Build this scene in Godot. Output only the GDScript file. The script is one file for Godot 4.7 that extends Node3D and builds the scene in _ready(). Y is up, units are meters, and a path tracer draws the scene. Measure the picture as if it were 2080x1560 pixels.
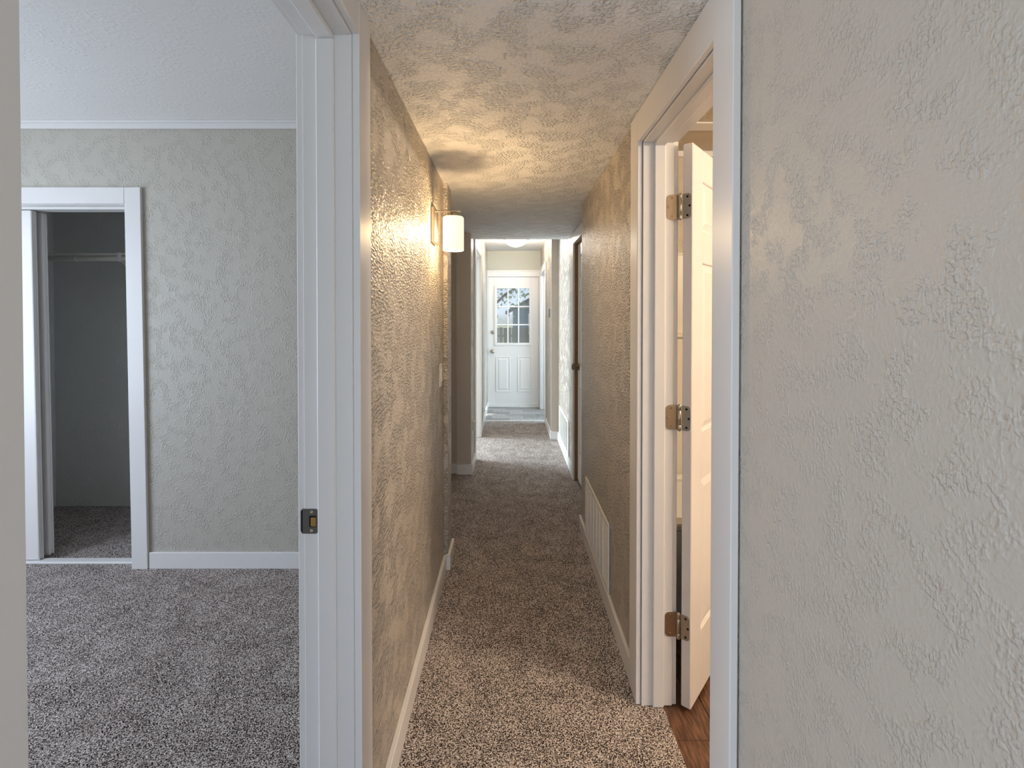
extends Node3D
# A narrow hall with a bedroom on the left, a bathroom on the right and an entry door at the far end.
# x runs right, y up; "depth" runs away from the camera, so z = -depth.

const LEFT := -0.367      # hall face of the left wall
const RIGHT := 0.478      # hall face of the right wall
const LOW := 2.155        # dropped hall ceiling
const HIGH := 2.42        # ceiling of the entry, bathroom and side rooms
const BED := 2.50         # bedroom ceiling

var M := {}
var boxes := {}
var names := {}

# ------------------------------------------------------------------ camera, sky, lights

func _ready() -> void:
	var cam := Camera3D.new()
	cam.name = "camera"
	var f := 980.0
	var near := 0.05
	cam.position = Vector3(0, 1.42, 0)
	cam.rotation.x = -atan(12.0 / f)
	cam.set_frustum(near * 1560.0 / f, Vector2((1040.0 - 1035.0) / f * near, -(780.0 - 653.0) / f * near), near, 200.0)
	add_child(cam)
	cam.current = true

	var env := Environment.new()
	env.background_mode = Environment.BG_SKY
	var sky := Sky.new()
	var ps := ProceduralSkyMaterial.new()
	ps.sky_top_color = Color(0.52, 0.68, 0.90)
	ps.sky_horizon_color = Color(0.86, 0.92, 0.97)
	ps.ground_horizon_color = Color(0.80, 0.84, 0.85)
	ps.ground_bottom_color = Color(0.40, 0.42, 0.40)
	sky.sky_material = ps
	env.sky = sky
	env.background_energy_multiplier = 0.8
	env.tonemap_mode = Environment.TONE_MAPPER_LINEAR
	env.tonemap_exposure = 1.24
	env.sdfgi_enabled = true
	env.ssao_enabled = true
	env.ssil_enabled = true
	var we := WorldEnvironment.new()
	we.name = "world"
	we.environment = env
	add_child(we)

	# daylight entering each window, as wide as the window
	daylight("bedroom_daylight", Vector3(-3.84, 1.35, -1.15), -90, Vector2(1.5, 1.6), 5.6, Color(0.86, 0.92, 1.0))
	daylight("rear_daylight", Vector3(0.0, 1.12, 1.94), 0, Vector2(2.2, 2.0), 3.9, Color(0.87, 0.93, 1.0))
	daylight("laundry_daylight", Vector3(-3.84, 1.5, -5.9), -90, Vector2(1.3, 1.2), 31.0, Color(0.88, 0.95, 1.0))
	daylight("kitchen_daylight", Vector3(2.34, 1.5, -6.35), 90, Vector2(1.3, 1.25), 6.5, Color(0.80, 0.92, 1.0))

	var sun := DirectionalLight3D.new()
	sun.name = "sun"
	add_child(sun)
	sun.look_at_from_position(Vector3.ZERO, Vector3(-0.45, -1.0, 0.45), Vector3.UP)
	sun.light_energy = 2.2
	sun.light_color = Color(1.0, 0.97, 0.92)
	sun.light_angular_distance = 0.5
	sun.sky_mode = DirectionalLight3D.SKY_MODE_LIGHT_ONLY
	sun.shadow_enabled = true

	materials()
	structure()
	bedroom_door_frame()
	bathroom_door()
	far_doors()
	entry_door()
	closet()
	bathroom()
	fittings()
	outside()

func daylight(called: String, at: Vector3, turn: float, size: Vector2, energy: float, c: Color) -> void:
	var l := AreaLight3D.new()
	l.name = called
	l.position = at
	l.rotation_degrees.y = turn
	l.area_size = size
	l.light_energy = energy
	l.light_color = c
	l.area_range = 30.0
	l.shadow_enabled = true
	add_child(l)

func bulb(called: String, at: Vector3, energy: float, c: Color, size: float, parent: Node3D) -> void:
	var l := OmniLight3D.new()
	l.name = called
	l.position = at
	l.light_energy = energy
	l.light_color = c
	l.light_size = size
	l.omni_range = 30.0
	l.omni_attenuation = 2.0
	l.shadow_enabled = true
	parent.add_child(l, true)

# ------------------------------------------------------------------ materials

func plain(c: Color, rough := 0.6, metal := 0.0) -> StandardMaterial3D:
	var m := StandardMaterial3D.new()
	m.albedo_color = c
	m.roughness = rough
	m.metallic = metal
	return m

func noise_image(freq: float, w: int, h: int, full: int, s: int, octaves := 1) -> Image:
	var n := FastNoiseLite.new()
	n.seed = s
	n.noise_type = FastNoiseLite.TYPE_SIMPLEX_SMOOTH
	n.frequency = freq
	n.fractal_type = FastNoiseLite.FRACTAL_NONE if octaves == 1 else FastNoiseLite.FRACTAL_FBM
	n.fractal_octaves = octaves
	var im := n.get_seamless_image(w, h, false, false, 0.12, true)
	im.convert(Image.FORMAT_RF)
	if w != full or h != full:
		im.resize(full, full, Image.INTERPOLATE_CUBIC)
	return im

func ss(a: float, b: float, x: float) -> float:
	var t := clampf((x - a) / (b - a), 0.0, 1.0)
	return t * t * (3.0 - 2.0 * t)

func relief_texture(s: int, n: int, sideways: bool, lumpy := false) -> ImageTexture:
	# brushed plaster: ridges drawn by a brush, in patches, with lumps and small crumbs
	var a := noise_image(0.085, n, n / 4, n, s).get_data().to_float32_array()
	var b := noise_image(0.075, n / 2, n / 2, n, s + 1, 2).get_data().to_float32_array()
	if lumpy:       # dabbed more than brushed: flattened lumps a thumb wide
		b = noise_image(0.09, n / 4, n * 5 / 8, n, s + 1, 2).get_data().to_float32_array()
	var k := noise_image(0.010, n / 2, n / 2, n, s + 2, 3).get_data().to_float32_array()
	var d := noise_image(0.075, n, n / 2, n, s + 3).get_data().to_float32_array()
	var out := PackedFloat32Array()
	out.resize(n * n)
	for i in n * n:
		var patch := ss(0.30, 0.60, k[i]) if lumpy else ss(0.36, 0.64, k[i])
		out[i] = 0.2 + 0.26 * patch * ss(0.45, 0.85, a[i]) + 0.55 * ss(0.38, 0.72, b[i]) * (0.25 + 0.75 * patch) + 0.34 * ss(0.66, 0.90, d[i]) * (0.25 + 0.75 * patch)
	var im := Image.create_from_data(n, n, false, Image.FORMAT_RF, out.to_byte_array())
	if sideways:
		im.rotate_90(CLOCKWISE)
	return ImageTexture.create_from_image(im)

# plaster and carpet lie on world-size texture coordinates that box_mesh() gives: one texture unit is one metre
func plaster(c: Color, tex: Texture2D, depth: float, rough: float, per_metre: float) -> StandardMaterial3D:
	var m := plain(c, rough)
	m.heightmap_enabled = true
	m.heightmap_texture = tex
	m.heightmap_scale = depth
	m.uv1_scale = Vector3.ONE * per_metre
	m.set_meta("laid", true)
	return m

func carpet_material() -> StandardMaterial3D:
	var n := 1024
	var cell := FastNoiseLite.new()
	cell.seed = 71
	cell.noise_type = FastNoiseLite.TYPE_CELLULAR
	cell.cellular_return_type = FastNoiseLite.RETURN_CELL_VALUE
	cell.frequency = 0.17
	var ci := cell.get_seamless_image(n, n, false, false, 0.05, true)
	ci.convert(Image.FORMAT_RF)
	var a := ci.get_data().to_float32_array()
	var b := noise_image(0.16, n, n, n, 72).get_data().to_float32_array()
	var k := noise_image(0.010, n / 2, n / 2, n, 73, 3).get_data().to_float32_array()
	var hgt := PackedFloat32Array()
	hgt.resize(n * n)
	var col := PackedByteArray()
	col.resize(n * n * 3)
	var dark := Color(0.17, 0.14, 0.13)
	var mid := Color(0.60, 0.555, 0.53)
	var light := Color(0.93, 0.89, 0.865)
	for i in n * n:
		var v := clampf((a[i] - 0.5) * 0.75 + (b[i] - 0.5) * 0.95 + 0.54 + (k[i] - 0.5) * 0.16, 0.0, 1.0)
		hgt[i] = v
		var c := dark.lerp(mid, ss(0.16, 0.5, v)) if v < 0.5 else mid.lerp(light, ss(0.5, 0.9, v))
		col[i * 3] = int(c.r * 255.0)
		col[i * 3 + 1] = int(c.g * 255.0)
		col[i * 3 + 2] = int(c.b * 255.0)
	var m := plain(Color.WHITE, 1.0)
	m.metallic_specular = 0.1
	m.albedo_texture = ImageTexture.create_from_image(Image.create_from_data(n, n, false, Image.FORMAT_RGB8, col))
	m.heightmap_enabled = true
	m.heightmap_texture = ImageTexture.create_from_image(Image.create_from_data(n, n, false, Image.FORMAT_RF, hgt.to_byte_array()))
	m.heightmap_scale = 0.3
	m.uv1_scale = Vector3.ONE * 1.0
	m.set_meta("laid", true)
	return m

func wood_material(dark: Color, light: Color, s: int, rough: float, scale: Vector3) -> StandardMaterial3D:
	var n := FastNoiseLite.new()
	n.seed = s
	n.noise_type = FastNoiseLite.TYPE_SIMPLEX_SMOOTH
	n.frequency = 0.02
	n.fractal_octaves = 4
	var t := NoiseTexture2D.new()
	t.width = 512
	t.height = 512
	t.seamless = true
	t.noise = n
	var g := Gradient.new()
	g.set_color(0, dark)
	g.set_color(1, light)
	g.set_offset(0, 0.2)
	g.set_offset(1, 0.8)
	t.color_ramp = g
	var m := plain(Color.WHITE, rough)
	m.albedo_texture = t
	m.uv1_triplanar = true
	m.uv1_world_triplanar = true
	m.uv1_scale = scale
	return m

func materials() -> void:
	var walls := relief_texture(11, 2048, false)
	var hall_walls := relief_texture(23, 1536, false, true)
	var ceilings := relief_texture(37, 1024, true)
	var greige := Color(0.77, 0.73, 0.68)
	M.wall = plaster(greige, hall_walls, 1.5, 0.40, 0.95)
	M.near_wall = plaster(greige, walls, 0.20, 0.42, 1.2)
	M.bed_wall = plaster(Color(0.74, 0.72, 0.675), walls, 0.24, 0.5, 1.0)
	M.ceiling = plaster(Color(0.94, 0.935, 0.93), ceilings, 0.9, 0.6, 1.6)
	M.bed_ceiling = plaster(Color(0.945, 0.935, 0.925), ceilings, 0.09, 0.7, 1.0)
	M.flat_ceiling = plain(Color(0.92, 0.92, 0.92), 0.7)
	M.wall_paint = plain(greige, 0.45)
	M.above_door = plain(Color(0.77, 0.765, 0.72), 0.5)
	M.closet_wall = plaster(Color(0.85, 0.85, 0.83), walls, 0.15, 0.6, 0.62)
	M.bath_wall = plaster(Color(0.76, 0.71, 0.63), walls, 0.25, 0.5, 0.62)
	M.trim = plain(Color(0.905, 0.895, 0.885), 0.35)
	M.door = plain(Color(0.93, 0.915, 0.905), 0.35)
	M.shell = plain(Color(0.75, 0.74, 0.72), 0.8)
	M.carpet = carpet_material()
	M.plank_a = wood_material(Color(0.26, 0.165, 0.115), Color(0.44, 0.31, 0.23), 5, 0.35, Vector3(7, 1, 1.1))
	M.plank_b = wood_material(Color(0.30, 0.20, 0.145), Color(0.50, 0.36, 0.27), 6, 0.35, Vector3(7, 1, 1.1))
	M.vinyl_a = wood_material(Color(0.42, 0.40, 0.39), Color(0.66, 0.65, 0.64), 7, 0.3, Vector3(2, 1, 6))
	M.vinyl_b = wood_material(Color(0.50, 0.49, 0.48), Color(0.74, 0.73, 0.72), 8, 0.3, Vector3(2, 1, 6))
	M.vinyl_c = wood_material(Color(0.36, 0.34, 0.33), Color(0.60, 0.58, 0.57), 9, 0.3, Vector3(2, 1, 6))
	M.jamb_wood = wood_material(Color(0.50, 0.37, 0.24), Color(0.66, 0.52, 0.36), 12, 0.5, Vector3(30, 1.5, 30))
	M.nickel = plain(Color(0.74, 0.70, 0.64), 0.32, 1.0)
	M.bronze = plain(Color(0.62, 0.54, 0.45), 0.38, 1.0)
	M.steel = plain(Color(0.55, 0.54, 0.53), 0.35, 1.0)
	M.worn_steel = plain(Color(0.16, 0.15, 0.145), 0.5, 0.8)
	M.galvanized = plain(Color(0.62, 0.63, 0.63), 0.5, 0.5)
	M.brass = plain(Color(0.72, 0.55, 0.30), 0.45, 0.6)
	M.dark = plain(Color(0.05, 0.045, 0.04), 0.8)
	M.plastic = plain(Color(0.90, 0.89, 0.86), 0.4)
	M.grey_plastic = plain(Color(0.50, 0.51, 0.50), 0.5)
	M.tub = plain(Color(0.92, 0.91, 0.88), 0.2)
	M.surround = plain(Color(0.88, 0.85, 0.79), 0.3)
	M.grille = plain(Color(0.91, 0.90, 0.875), 0.45)
	var g := plain(Color(0.95, 0.98, 1.0, 0.06), 0.02)
	g.transparency = BaseMaterial3D.TRANSPARENCY_ALPHA
	g.metallic_specular = 0.2
	M.glass = g
	var sh := plain(Color(1.0, 0.97, 0.86), 0.4)
	sh.emission_enabled = true
	sh.emission = Color(1.0, 0.95, 0.74)
	sh.emission_energy_multiplier = 0.95
	M.shade = sh
	var bb := plain(Color(1, 1, 1), 0.4)
	bb.emission_enabled = true
	bb.emission = Color(1.0, 0.97, 0.88)
	bb.emission_energy_multiplier = 3.0
	M.bulb_glow = bb
	var dm := plain(Color(1.0, 0.98, 0.92), 0.4)
	dm.emission_enabled = true
	dm.emission = Color(1.0, 0.97, 0.90)
	dm.emission_energy_multiplier = 0.95
	M.dome = dm
	M.bark = wood_material(Color(0.22, 0.19, 0.17), Color(0.45, 0.40, 0.36), 21, 0.9, Vector3(6, 1.2, 6))
	M.leaf = plain(Color(0.42, 0.52, 0.36), 0.7)
	M.fence = wood_material(Color(0.45, 0.40, 0.36), Color(0.62, 0.57, 0.52), 22, 0.8, Vector3(12, 1, 12))
	M.siding = plain(Color(0.50, 0.56, 0.60), 0.7)
	M.roof = plain(Color(0.36, 0.36, 0.38), 0.9)
	M.lawn = wood_material(Color(0.35, 0.40, 0.25), Color(0.55, 0.55, 0.38), 23, 1.0, Vector3(1.5, 1.5, 1.5))

# ------------------------------------------------------------------ building blocks

func tri(st: SurfaceTool, a: Vector3, b: Vector3, c: Vector3, out: Vector3) -> void:
	if (a - c).cross(a - b).dot(out) < 0.0:
		var t := b
		b = c
		c = t
	st.add_vertex(a)
	st.add_vertex(b)
	st.add_vertex(c)

func quad(st: SurfaceTool, a: Vector3, b: Vector3, c: Vector3, d: Vector3, out: Vector3) -> void:
	tri(st, a, b, c, out)
	tri(st, a, c, d, out)

func fresh() -> SurfaceTool:
	var st := SurfaceTool.new()
	st.begin(Mesh.PRIMITIVE_TRIANGLES)
	st.set_smooth_group(-1)
	return st

func done(st: SurfaceTool) -> ArrayMesh:
	st.generate_normals()
	return st.commit()

# texture coordinates in metres of the world, by the way the face points
func lay(p: Vector3, out: Vector3) -> Vector2:
	var o := out.abs()
	if o.y >= o.x and o.y >= o.z:
		return Vector2(p.x, p.z)
	return Vector2(-p.z, -p.y) if o.x >= o.z else Vector2(p.x, -p.y)

func laid_box(s: Vector3, at: Vector3) -> ArrayMesh:
	var st := SurfaceTool.new()
	st.begin(Mesh.PRIMITIVE_TRIANGLES)
	var h := s * 0.5
	for ax in 3:
		for sg in [-1.0, 1.0]:
			var o := Vector3.ZERO
			o[ax] = sg
			var p := []
			for q in [[-1, -1], [1, -1], [1, 1], [-1, 1]]:
				var w := Vector3.ZERO
				w[ax] = sg * h[ax]
				w[(ax + 1) % 3] = q[0] * h[(ax + 1) % 3]
				w[(ax + 2) % 3] = q[1] * h[(ax + 2) % 3]
				p.append(w)
			if (p[0] - p[2]).cross(p[0] - p[1]).dot(o) < 0.0:
				p.reverse()
			for i in [0, 1, 2, 0, 2, 3]:
				st.set_normal(o)
				st.set_uv(lay(p[i] + at, o))
				st.add_vertex(p[i])
	st.generate_tangents()
	return st.commit()

func box_mesh(s: Vector3, bevel: float) -> ArrayMesh:
	var key := "%.4f %.4f %.4f %.4f" % [s.x, s.y, s.z, bevel]
	if boxes.has(key):
		return boxes[key]
	var st := fresh()
	var h := s * 0.5
	var b := minf(bevel, minf(h.x, minf(h.y, h.z)) * 0.6)
	for ax in 3:
		var u := (ax + 1) % 3
		var v := (ax + 2) % 3
		for sg in [-1.0, 1.0]:
			var p := []
			for q in [[-1, -1], [1, -1], [1, 1], [-1, 1]]:
				var w := Vector3.ZERO
				w[ax] = sg * h[ax]
				w[u] = q[0] * (h[u] - b)
				w[v] = q[1] * (h[v] - b)
				p.append(w)
			var o := Vector3.ZERO
			o[ax] = sg
			quad(st, p[0], p[1], p[2], p[3], o)
			if b > 0.0:
				for sv in [-1.0, 1.0]:      # bevel between this face and the face at +-u
					var e := []
					for t in [-1.0, 1.0]:
						var w := Vector3.ZERO
						w[ax] = sg * h[ax]
						w[u] = sv * (h[u] - b)
						w[v] = t * (h[v] - b)
						e.append(w)
					for t in [1.0, -1.0]:
						var w := Vector3.ZERO
						w[ax] = sg * (h[ax] - b)
						w[u] = sv * h[u]
						w[v] = t * (h[v] - b)
						e.append(w)
					var o2 := Vector3.ZERO
					o2[ax] = sg
					o2[u] = sv
					quad(st, e[0], e[1], e[2], e[3], o2)
	if b > 0.0:
		for x in [-1.0, 1.0]:
			for y in [-1.0, 1.0]:
				for z in [-1.0, 1.0]:
					var o := Vector3(x, y, z)
					tri(st, o * Vector3(h.x, h.y - b, h.z - b), o * Vector3(h.x - b, h.y, h.z - b), o * Vector3(h.x - b, h.y - b, h.z), o)
	boxes[key] = done(st)
	return boxes[key]

func numbered(called: String) -> String:
	if not names.has(called):
		names[called] = 0
		return called
	names[called] += 1
	return "%s_%03d" % [called, names[called]]

func thing(called: String, label: String, category: String, at := Vector3.ZERO, kind := "", group := "") -> Node3D:
	var o := Node3D.new()
	o.name = numbered(called)
	o.position = at
	o.set_meta("label", label)
	o.set_meta("category", category)
	if kind:
		o.set_meta("kind", kind)
	if group:
		o.set_meta("group", group)
	add_child(o)
	return o

func room(called: String, label: String, category: String, at := Vector3.ZERO) -> Node3D:
	return thing(called, label, category, at, "structure")

func put(parent: Node3D, called: String, mesh: Mesh, mat: Material, at := Vector3.ZERO, label := "") -> MeshInstance3D:
	var o := MeshInstance3D.new()
	o.name = called
	o.mesh = mesh
	o.material_override = mat
	o.position = at
	if label:
		o.set_meta("label", label)
	parent.add_child(o, true)
	return o

# a box given by its limits in the world: x, y, depth
func bx(parent: Node3D, called: String, mat: Material, x0: float, x1: float, y0: float, y1: float, d0: float, d1: float, bevel := 0.0) -> MeshInstance3D:
	var c := Vector3((x0 + x1) * 0.5, (y0 + y1) * 0.5, -(d0 + d1) * 0.5)
	var s := Vector3(absf(x1 - x0), absf(y1 - y0), absf(d1 - d0))
	return put(parent, called, laid_box(s, c) if mat.has_meta("laid") else box_mesh(s, bevel), mat, c - parent.position)

# a box in the parent's own axes
func lb(parent: Node3D, called: String, mat: Material, c: Vector3, s: Vector3, bevel := 0.0, label := "") -> MeshInstance3D:
	return put(parent, called, box_mesh(s, bevel), mat, c, label)

func rounded(w: float, h: float, r: float, left := true, right := true) -> PackedVector2Array:
	var p := PackedVector2Array()
	for q in [[1, 1, 0], [-1, 1, 90], [-1, -1, 180], [1, -1, 270]]:
		var cut: bool = right if q[0] > 0 else left
		var rr := r if cut else 0.0005
		for i in 7:
			var a := deg_to_rad(q[2] + i * 15.0)
			p.append(Vector2(q[0] * (w * 0.5 - rr) + rr * cos(a), q[1] * (h * 0.5 - rr) + rr * sin(a)))
	return p

func extrude(p: PackedVector2Array, t: float) -> ArrayMesh:
	var st := fresh()
	var idx := Geometry2D.triangulate_polygon(p)
	for s in [-1.0, 1.0]:
		for i in range(0, idx.size(), 3):
			tri(st, Vector3(p[idx[i]].x, p[idx[i]].y, s * t * 0.5), Vector3(p[idx[i + 1]].x, p[idx[i + 1]].y, s * t * 0.5), Vector3(p[idx[i + 2]].x, p[idx[i + 2]].y, s * t * 0.5), Vector3(0, 0, s))
	var area := 0.0
	for i in p.size():
		var a := p[i]
		var b := p[(i + 1) % p.size()]
		area += a.cross(b)
	for i in p.size():
		var a := p[i]
		var b := p[(i + 1) % p.size()]
		var o := Vector3(b.y - a.y, a.x - b.x, 0) * signf(area)
		quad(st, Vector3(a.x, a.y, -t * 0.5), Vector3(b.x, b.y, -t * 0.5), Vector3(b.x, b.y, t * 0.5), Vector3(a.x, a.y, t * 0.5), o)
	return done(st)

# turned about y; profile is a list of (radius, height) from bottom to top
func lathe(profile: Array, seg := 32, smooth := true) -> ArrayMesh:
	var st := SurfaceTool.new()
	st.begin(Mesh.PRIMITIVE_TRIANGLES)
	st.set_smooth_group(0 if smooth else -1)
	for i in profile.size() - 1:
		var a: Vector2 = profile[i]
		var b: Vector2 = profile[i + 1]
		for k in seg:
			var t0 := TAU * k / seg
			var t1 := TAU * (k + 1) / seg
			var u := Vector3(cos(t0), 0, sin(t0))
			var v := Vector3(cos(t1), 0, sin(t1))
			var o := (u + v) * (b.y - a.y) + Vector3(0, 2.0 * (a.x - b.x), 0)
			var p0 := u * a.x + Vector3(0, a.y, 0)
			var p1 := v * a.x + Vector3(0, a.y, 0)
			var p2 := v * b.x + Vector3(0, b.y, 0)
			var p3 := u * b.x + Vector3(0, b.y, 0)
			if a.x > 1e-6:
				tri(st, p0, p1, p2, o)
			if b.x > 1e-6:
				tri(st, p0, p2, p3, o)
	st.generate_normals()
	return st.commit()

func tube(points: Array, r: float, seg := 8, r_end := -1.0) -> ArrayMesh:
	var st := SurfaceTool.new()
	st.begin(Mesh.PRIMITIVE_TRIANGLES)
	st.set_smooth_group(0)
	var rings := []
	for i in points.size():
		var p: Vector3 = points[i]
		var q: Vector3 = points[mini(i + 1, points.size() - 1)] - points[maxi(i - 1, 0)]
		var side := q.cross(Vector3(0.3, 1, 0.2)).normalized()
		var up := side.cross(q).normalized()
		var rr := r if r_end < 0.0 else lerpf(r, r_end, float(i) / (points.size() - 1))
		var ring := []
		for k in seg:
			var a := TAU * k / seg
			ring.append(p + (side * cos(a) + up * sin(a)) * rr)
		rings.append(ring)
	for i in rings.size() - 1:
		var mid: Vector3 = (points[i] + points[i + 1]) * 0.5
		for k in seg:
			var a: Vector3 = rings[i][k]
			var b: Vector3 = rings[i][(k + 1) % seg]
			var c: Vector3 = rings[i + 1][(k + 1) % seg]
			var d: Vector3 = rings[i + 1][k]
			quad(st, a, b, c, d, (a + b + c + d) * 0.25 - mid)
	for e in [0, rings.size() - 1]:
		var c: Vector3 = points[e]
		var o: Vector3 = c - points[1 if e == 0 else e - 1]
		for k in seg:
			tri(st, c, rings[e][k], rings[e][(k + 1) % seg], o)
	st.generate_normals()
	return st.commit()

# a raised door panel: a flat field with sloping edges, standing on the plane z = 0
func field(w: float, h: float, inset: float, t: float) -> ArrayMesh:
	var st := fresh()
	var a := []
	var b := []
	for q in [[-1, -1], [1, -1], [1, 1], [-1, 1]]:
		a.append(Vector3(q[0] * w * 0.5, q[1] * h * 0.5, 0))
		b.append(Vector3(q[0] * (w * 0.5 - inset), q[1] * (h * 0.5 - inset), t))
	quad(st, b[0], b[1], b[2], b[3], Vector3(0, 0, 1))
	for i in 4:
		var j := (i + 1) % 4
		quad(st, a[i], a[j], b[j], b[i], a[i] + a[j] + Vector3(0, 0, 0.01))
	return done(st)

# a pressed six-panel door in its own axes: x from 0 to w, y from 0 to h, z across its thickness
func six_panel(o: Node3D, w: float, h: float, t: float, mat: Material) -> void:
	var stile := 0.105 if w < 0.65 else 0.115
	var mull := 0.09
	var rows := [[0.0, 0.24], [0.80, 0.98], [1.60, 1.72], [1.90, h]]
	lb(o, "core", mat, Vector3(w * 0.5, h * 0.5, 0), Vector3(w - 0.02, h - 0.02, t - 0.018))
	for x in [stile * 0.5, w - stile * 0.5]:
		lb(o, "stile", mat, Vector3(x, h * 0.5, 0), Vector3(stile, h, t), 0.003)
	for r in rows:
		lb(o, "rail", mat, Vector3(w * 0.5, (r[0] + r[1]) * 0.5, 0), Vector3(w - 2.0 * stile, r[1] - r[0], t), 0.003)
	var pw := (w - 2.0 * stile - mull) * 0.5
	for i in 3:
		var y0: float = rows[i][1]
		var y1: float = rows[i + 1][0]
		lb(o, "mullion", mat, Vector3(w * 0.5, (y0 + y1) * 0.5, 0), Vector3(mull, y1 - y0, t), 0.003)
		for x in [stile + pw * 0.5, w - stile - pw * 0.5]:
			for s in [-1.0, 1.0]:
				var p := put(o, "raised_panel", field(pw - 0.016, y1 - y0 - 0.016, 0.024, 0.008), mat, Vector3(x, (y0 + y1) * 0.5, s * (t * 0.5 - 0.009)))
				if s < 0:
					p.rotation.y = PI

# ------------------------------------------------------------------ the shell of the house

# a wall with a duct opening low in it, lined at the back with sheet metal
func vented_wall(o: Node3D, x0: float, x1: float, d0: float, d1: float, v0: float, v1: float) -> void:
	bx(o, "wall_section", M.wall, x0, x1, 0, 0.112, d0, d1)
	bx(o, "wall_section", M.wall, x0, x1, 0.402, 2.62, d0, d1)
	bx(o, "wall_section", M.wall, x0, x1, 0.112, 0.402, d0, v0)
	bx(o, "wall_section", M.wall, x0, x1, 0.112, 0.402, v1, d1)
	bx(o, "duct_back", M.galvanized, x1 - 0.006, x1, 0.112, 0.402, v0, v1)

func structure() -> void:
	var o := room("wall_left", "greige brushed plaster wall on the left of the hall, behind the wall lamp", "wall")
	bx(o, "wall_section", M.wall, -0.481, LEFT, 0, 2.62, -0.6, 0.336)
	bx(o, "wall_section", M.wall, -0.481, LEFT, 0, 2.62, 1.144, 2.70)
	bx(o, "lintel", M.wall, -0.481, LEFT, 2.089, 2.62, 0.336, 1.144)
	bx(o, "end_post", M.wall, -0.481, -0.345, 0, 2.62, 2.685, 2.85, 0.004)
	put(o, "plaster_ridge", tube([Vector3(LEFT, 2.095, -1.700), Vector3(LEFT, 2.06, -1.708), Vector3(LEFT, 2.02, -1.732), Vector3(LEFT, 1.99, -1.778)], 0.004, 6), M.wall_paint)

	o = room("wall_right", "greige brushed plaster wall on the right of the hall, around the bathroom door", "wall")
	bx(o, "wall_section", M.near_wall, RIGHT, 0.591, 0, 2.62, -0.6, 1.082)
	vented_wall(o, RIGHT, 0.591, 1.757, 3.198, 2.306, 2.950)
	bx(o, "lintel", M.wall, RIGHT, 0.591, 2.058, 2.62, 1.082, 1.757)

	o = room("wall_right_middle", "greige textured wall past the jog, with the closed panel door in it", "wall")
	bx(o, "wall_section", M.wall, 0.562, 0.66, 0, 2.62, 3.198, 3.36)
	vented_wall(o, 0.562, 0.66, 4.168, 5.525, 4.540, 5.350)
	bx(o, "lintel", M.wall, 0.562, 0.66, 2.048, 2.62, 3.36, 4.168)
	bx(o, "wall_section", M.shell, 0.66, 2.4, 0, 2.62, 5.525, 5.6)

	o = room("wall_right_far", "textured wall at the far right, between the entry door and the smooth wall end", "wall")
	bx(o, "wall_section", M.wall, 0.481, 0.60, 0, 2.62, 5.53, 6.35)
	bx(o, "wall_section", M.wall, 0.481, 0.60, 0, 2.62, 7.32, 7.45)
	bx(o, "lintel", M.wall, 0.481, 0.60, 2.048, 2.62, 6.35, 7.32)
	o = room("wall_right_end", "narrow smooth wall end at the far right, facing down the hall", "wall")
	bx(o, "wall_section", M.wall_paint, 0.479, 0.562, 0, 2.62, 5.515, 5.53)

	o = room("wall_left_far", "textured wall at the far left with a bright doorway in it", "wall")
	bx(o, "wall_section", M.wall, -0.47, -0.344, 0, 2.62, 4.315, 4.737)
	bx(o, "wall_section", M.wall, -0.47, -0.344, 0, 2.62, 5.620, 7.45)
	bx(o, "lintel", M.wall, -0.47, -0.344, 2.108, 2.62, 4.737, 5.620)
	o = room("wall_left_end", "narrow dim smooth wall end facing down the hall, left of the bright doorway", "wall")
	bx(o, "wall_section", M.wall_paint, -0.474, -0.344, 0, 2.62, 4.303, 4.315)
	o = room("wall_side", "dim smooth wall deep in the unlit opening past the wall lamp", "wall")
	bx(o, "wall_section", M.wall_paint, -3.9, -0.47, 0, 2.62, 4.335, 4.43)

	o = room("wall_bedroom_back", "grey-green textured bedroom wall around the closet", "wall")
	bx(o, "wall_section", M.bed_wall, -3.9, -3.318, 0, 2.62, 2.70, 2.80)
	bx(o, "wall_section", M.bed_wall, -2.100, -0.481, 0, 2.62, 2.70, 2.80)
	bx(o, "lintel", M.bed_wall, -3.318, -2.100, 2.053, 2.62, 2.70, 2.80)
	o = room("wall_closet", "plain grey walls inside the bedroom closet", "wall")
	bx(o, "wall_section", M.closet_wall, -3.46, -1.87, 0, 2.62, 3.58, 3.66)
	bx(o, "wall_section", M.closet_wall, -3.46, -3.38, 0, 2.62, 2.80, 3.58)
	bx(o, "wall_section", M.closet_wall, -1.95, -1.87, 0, 2.62, 2.80, 3.58)

	o = room("wall_front", "smooth greige wall above and beside the white entry door", "wall")
	bx(o, "wall_section", M.shell, -3.9, -0.345, -0.6, 2.62, 7.45, 7.57)
	bx(o, "wall_section", M.shell, 0.47, 2.4, -0.6, 2.62, 7.45, 7.57)
	bx(o, "lintel", M.above_door, -0.345, 0.47, 2.035, 2.62, 7.45, 7.57)
	bx(o, "sill", M.shell, -0.345, 0.47, -0.6, 0.0, 7.45, 7.57)

	o = room("wall_outer_left", "outer house wall with the bedroom and laundry windows", "wall")
	for s in [[-2.12, 0.40], [1.90, 5.25], [6.55, 7.57]]:
		bx(o, "wall_section", M.bed_wall, -4.02, -3.9, -0.6, 2.75, s[0], s[1])
	for s in [[0.40, 1.90, 0.55], [5.25, 6.55, 0.85]]:
		bx(o, "lintel", M.bed_wall, -4.02, -3.9, 2.15, 2.75, s[0], s[1])
		bx(o, "sill", M.bed_wall, -4.02, -3.9, -0.6, s[2], s[0], s[1])
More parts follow.
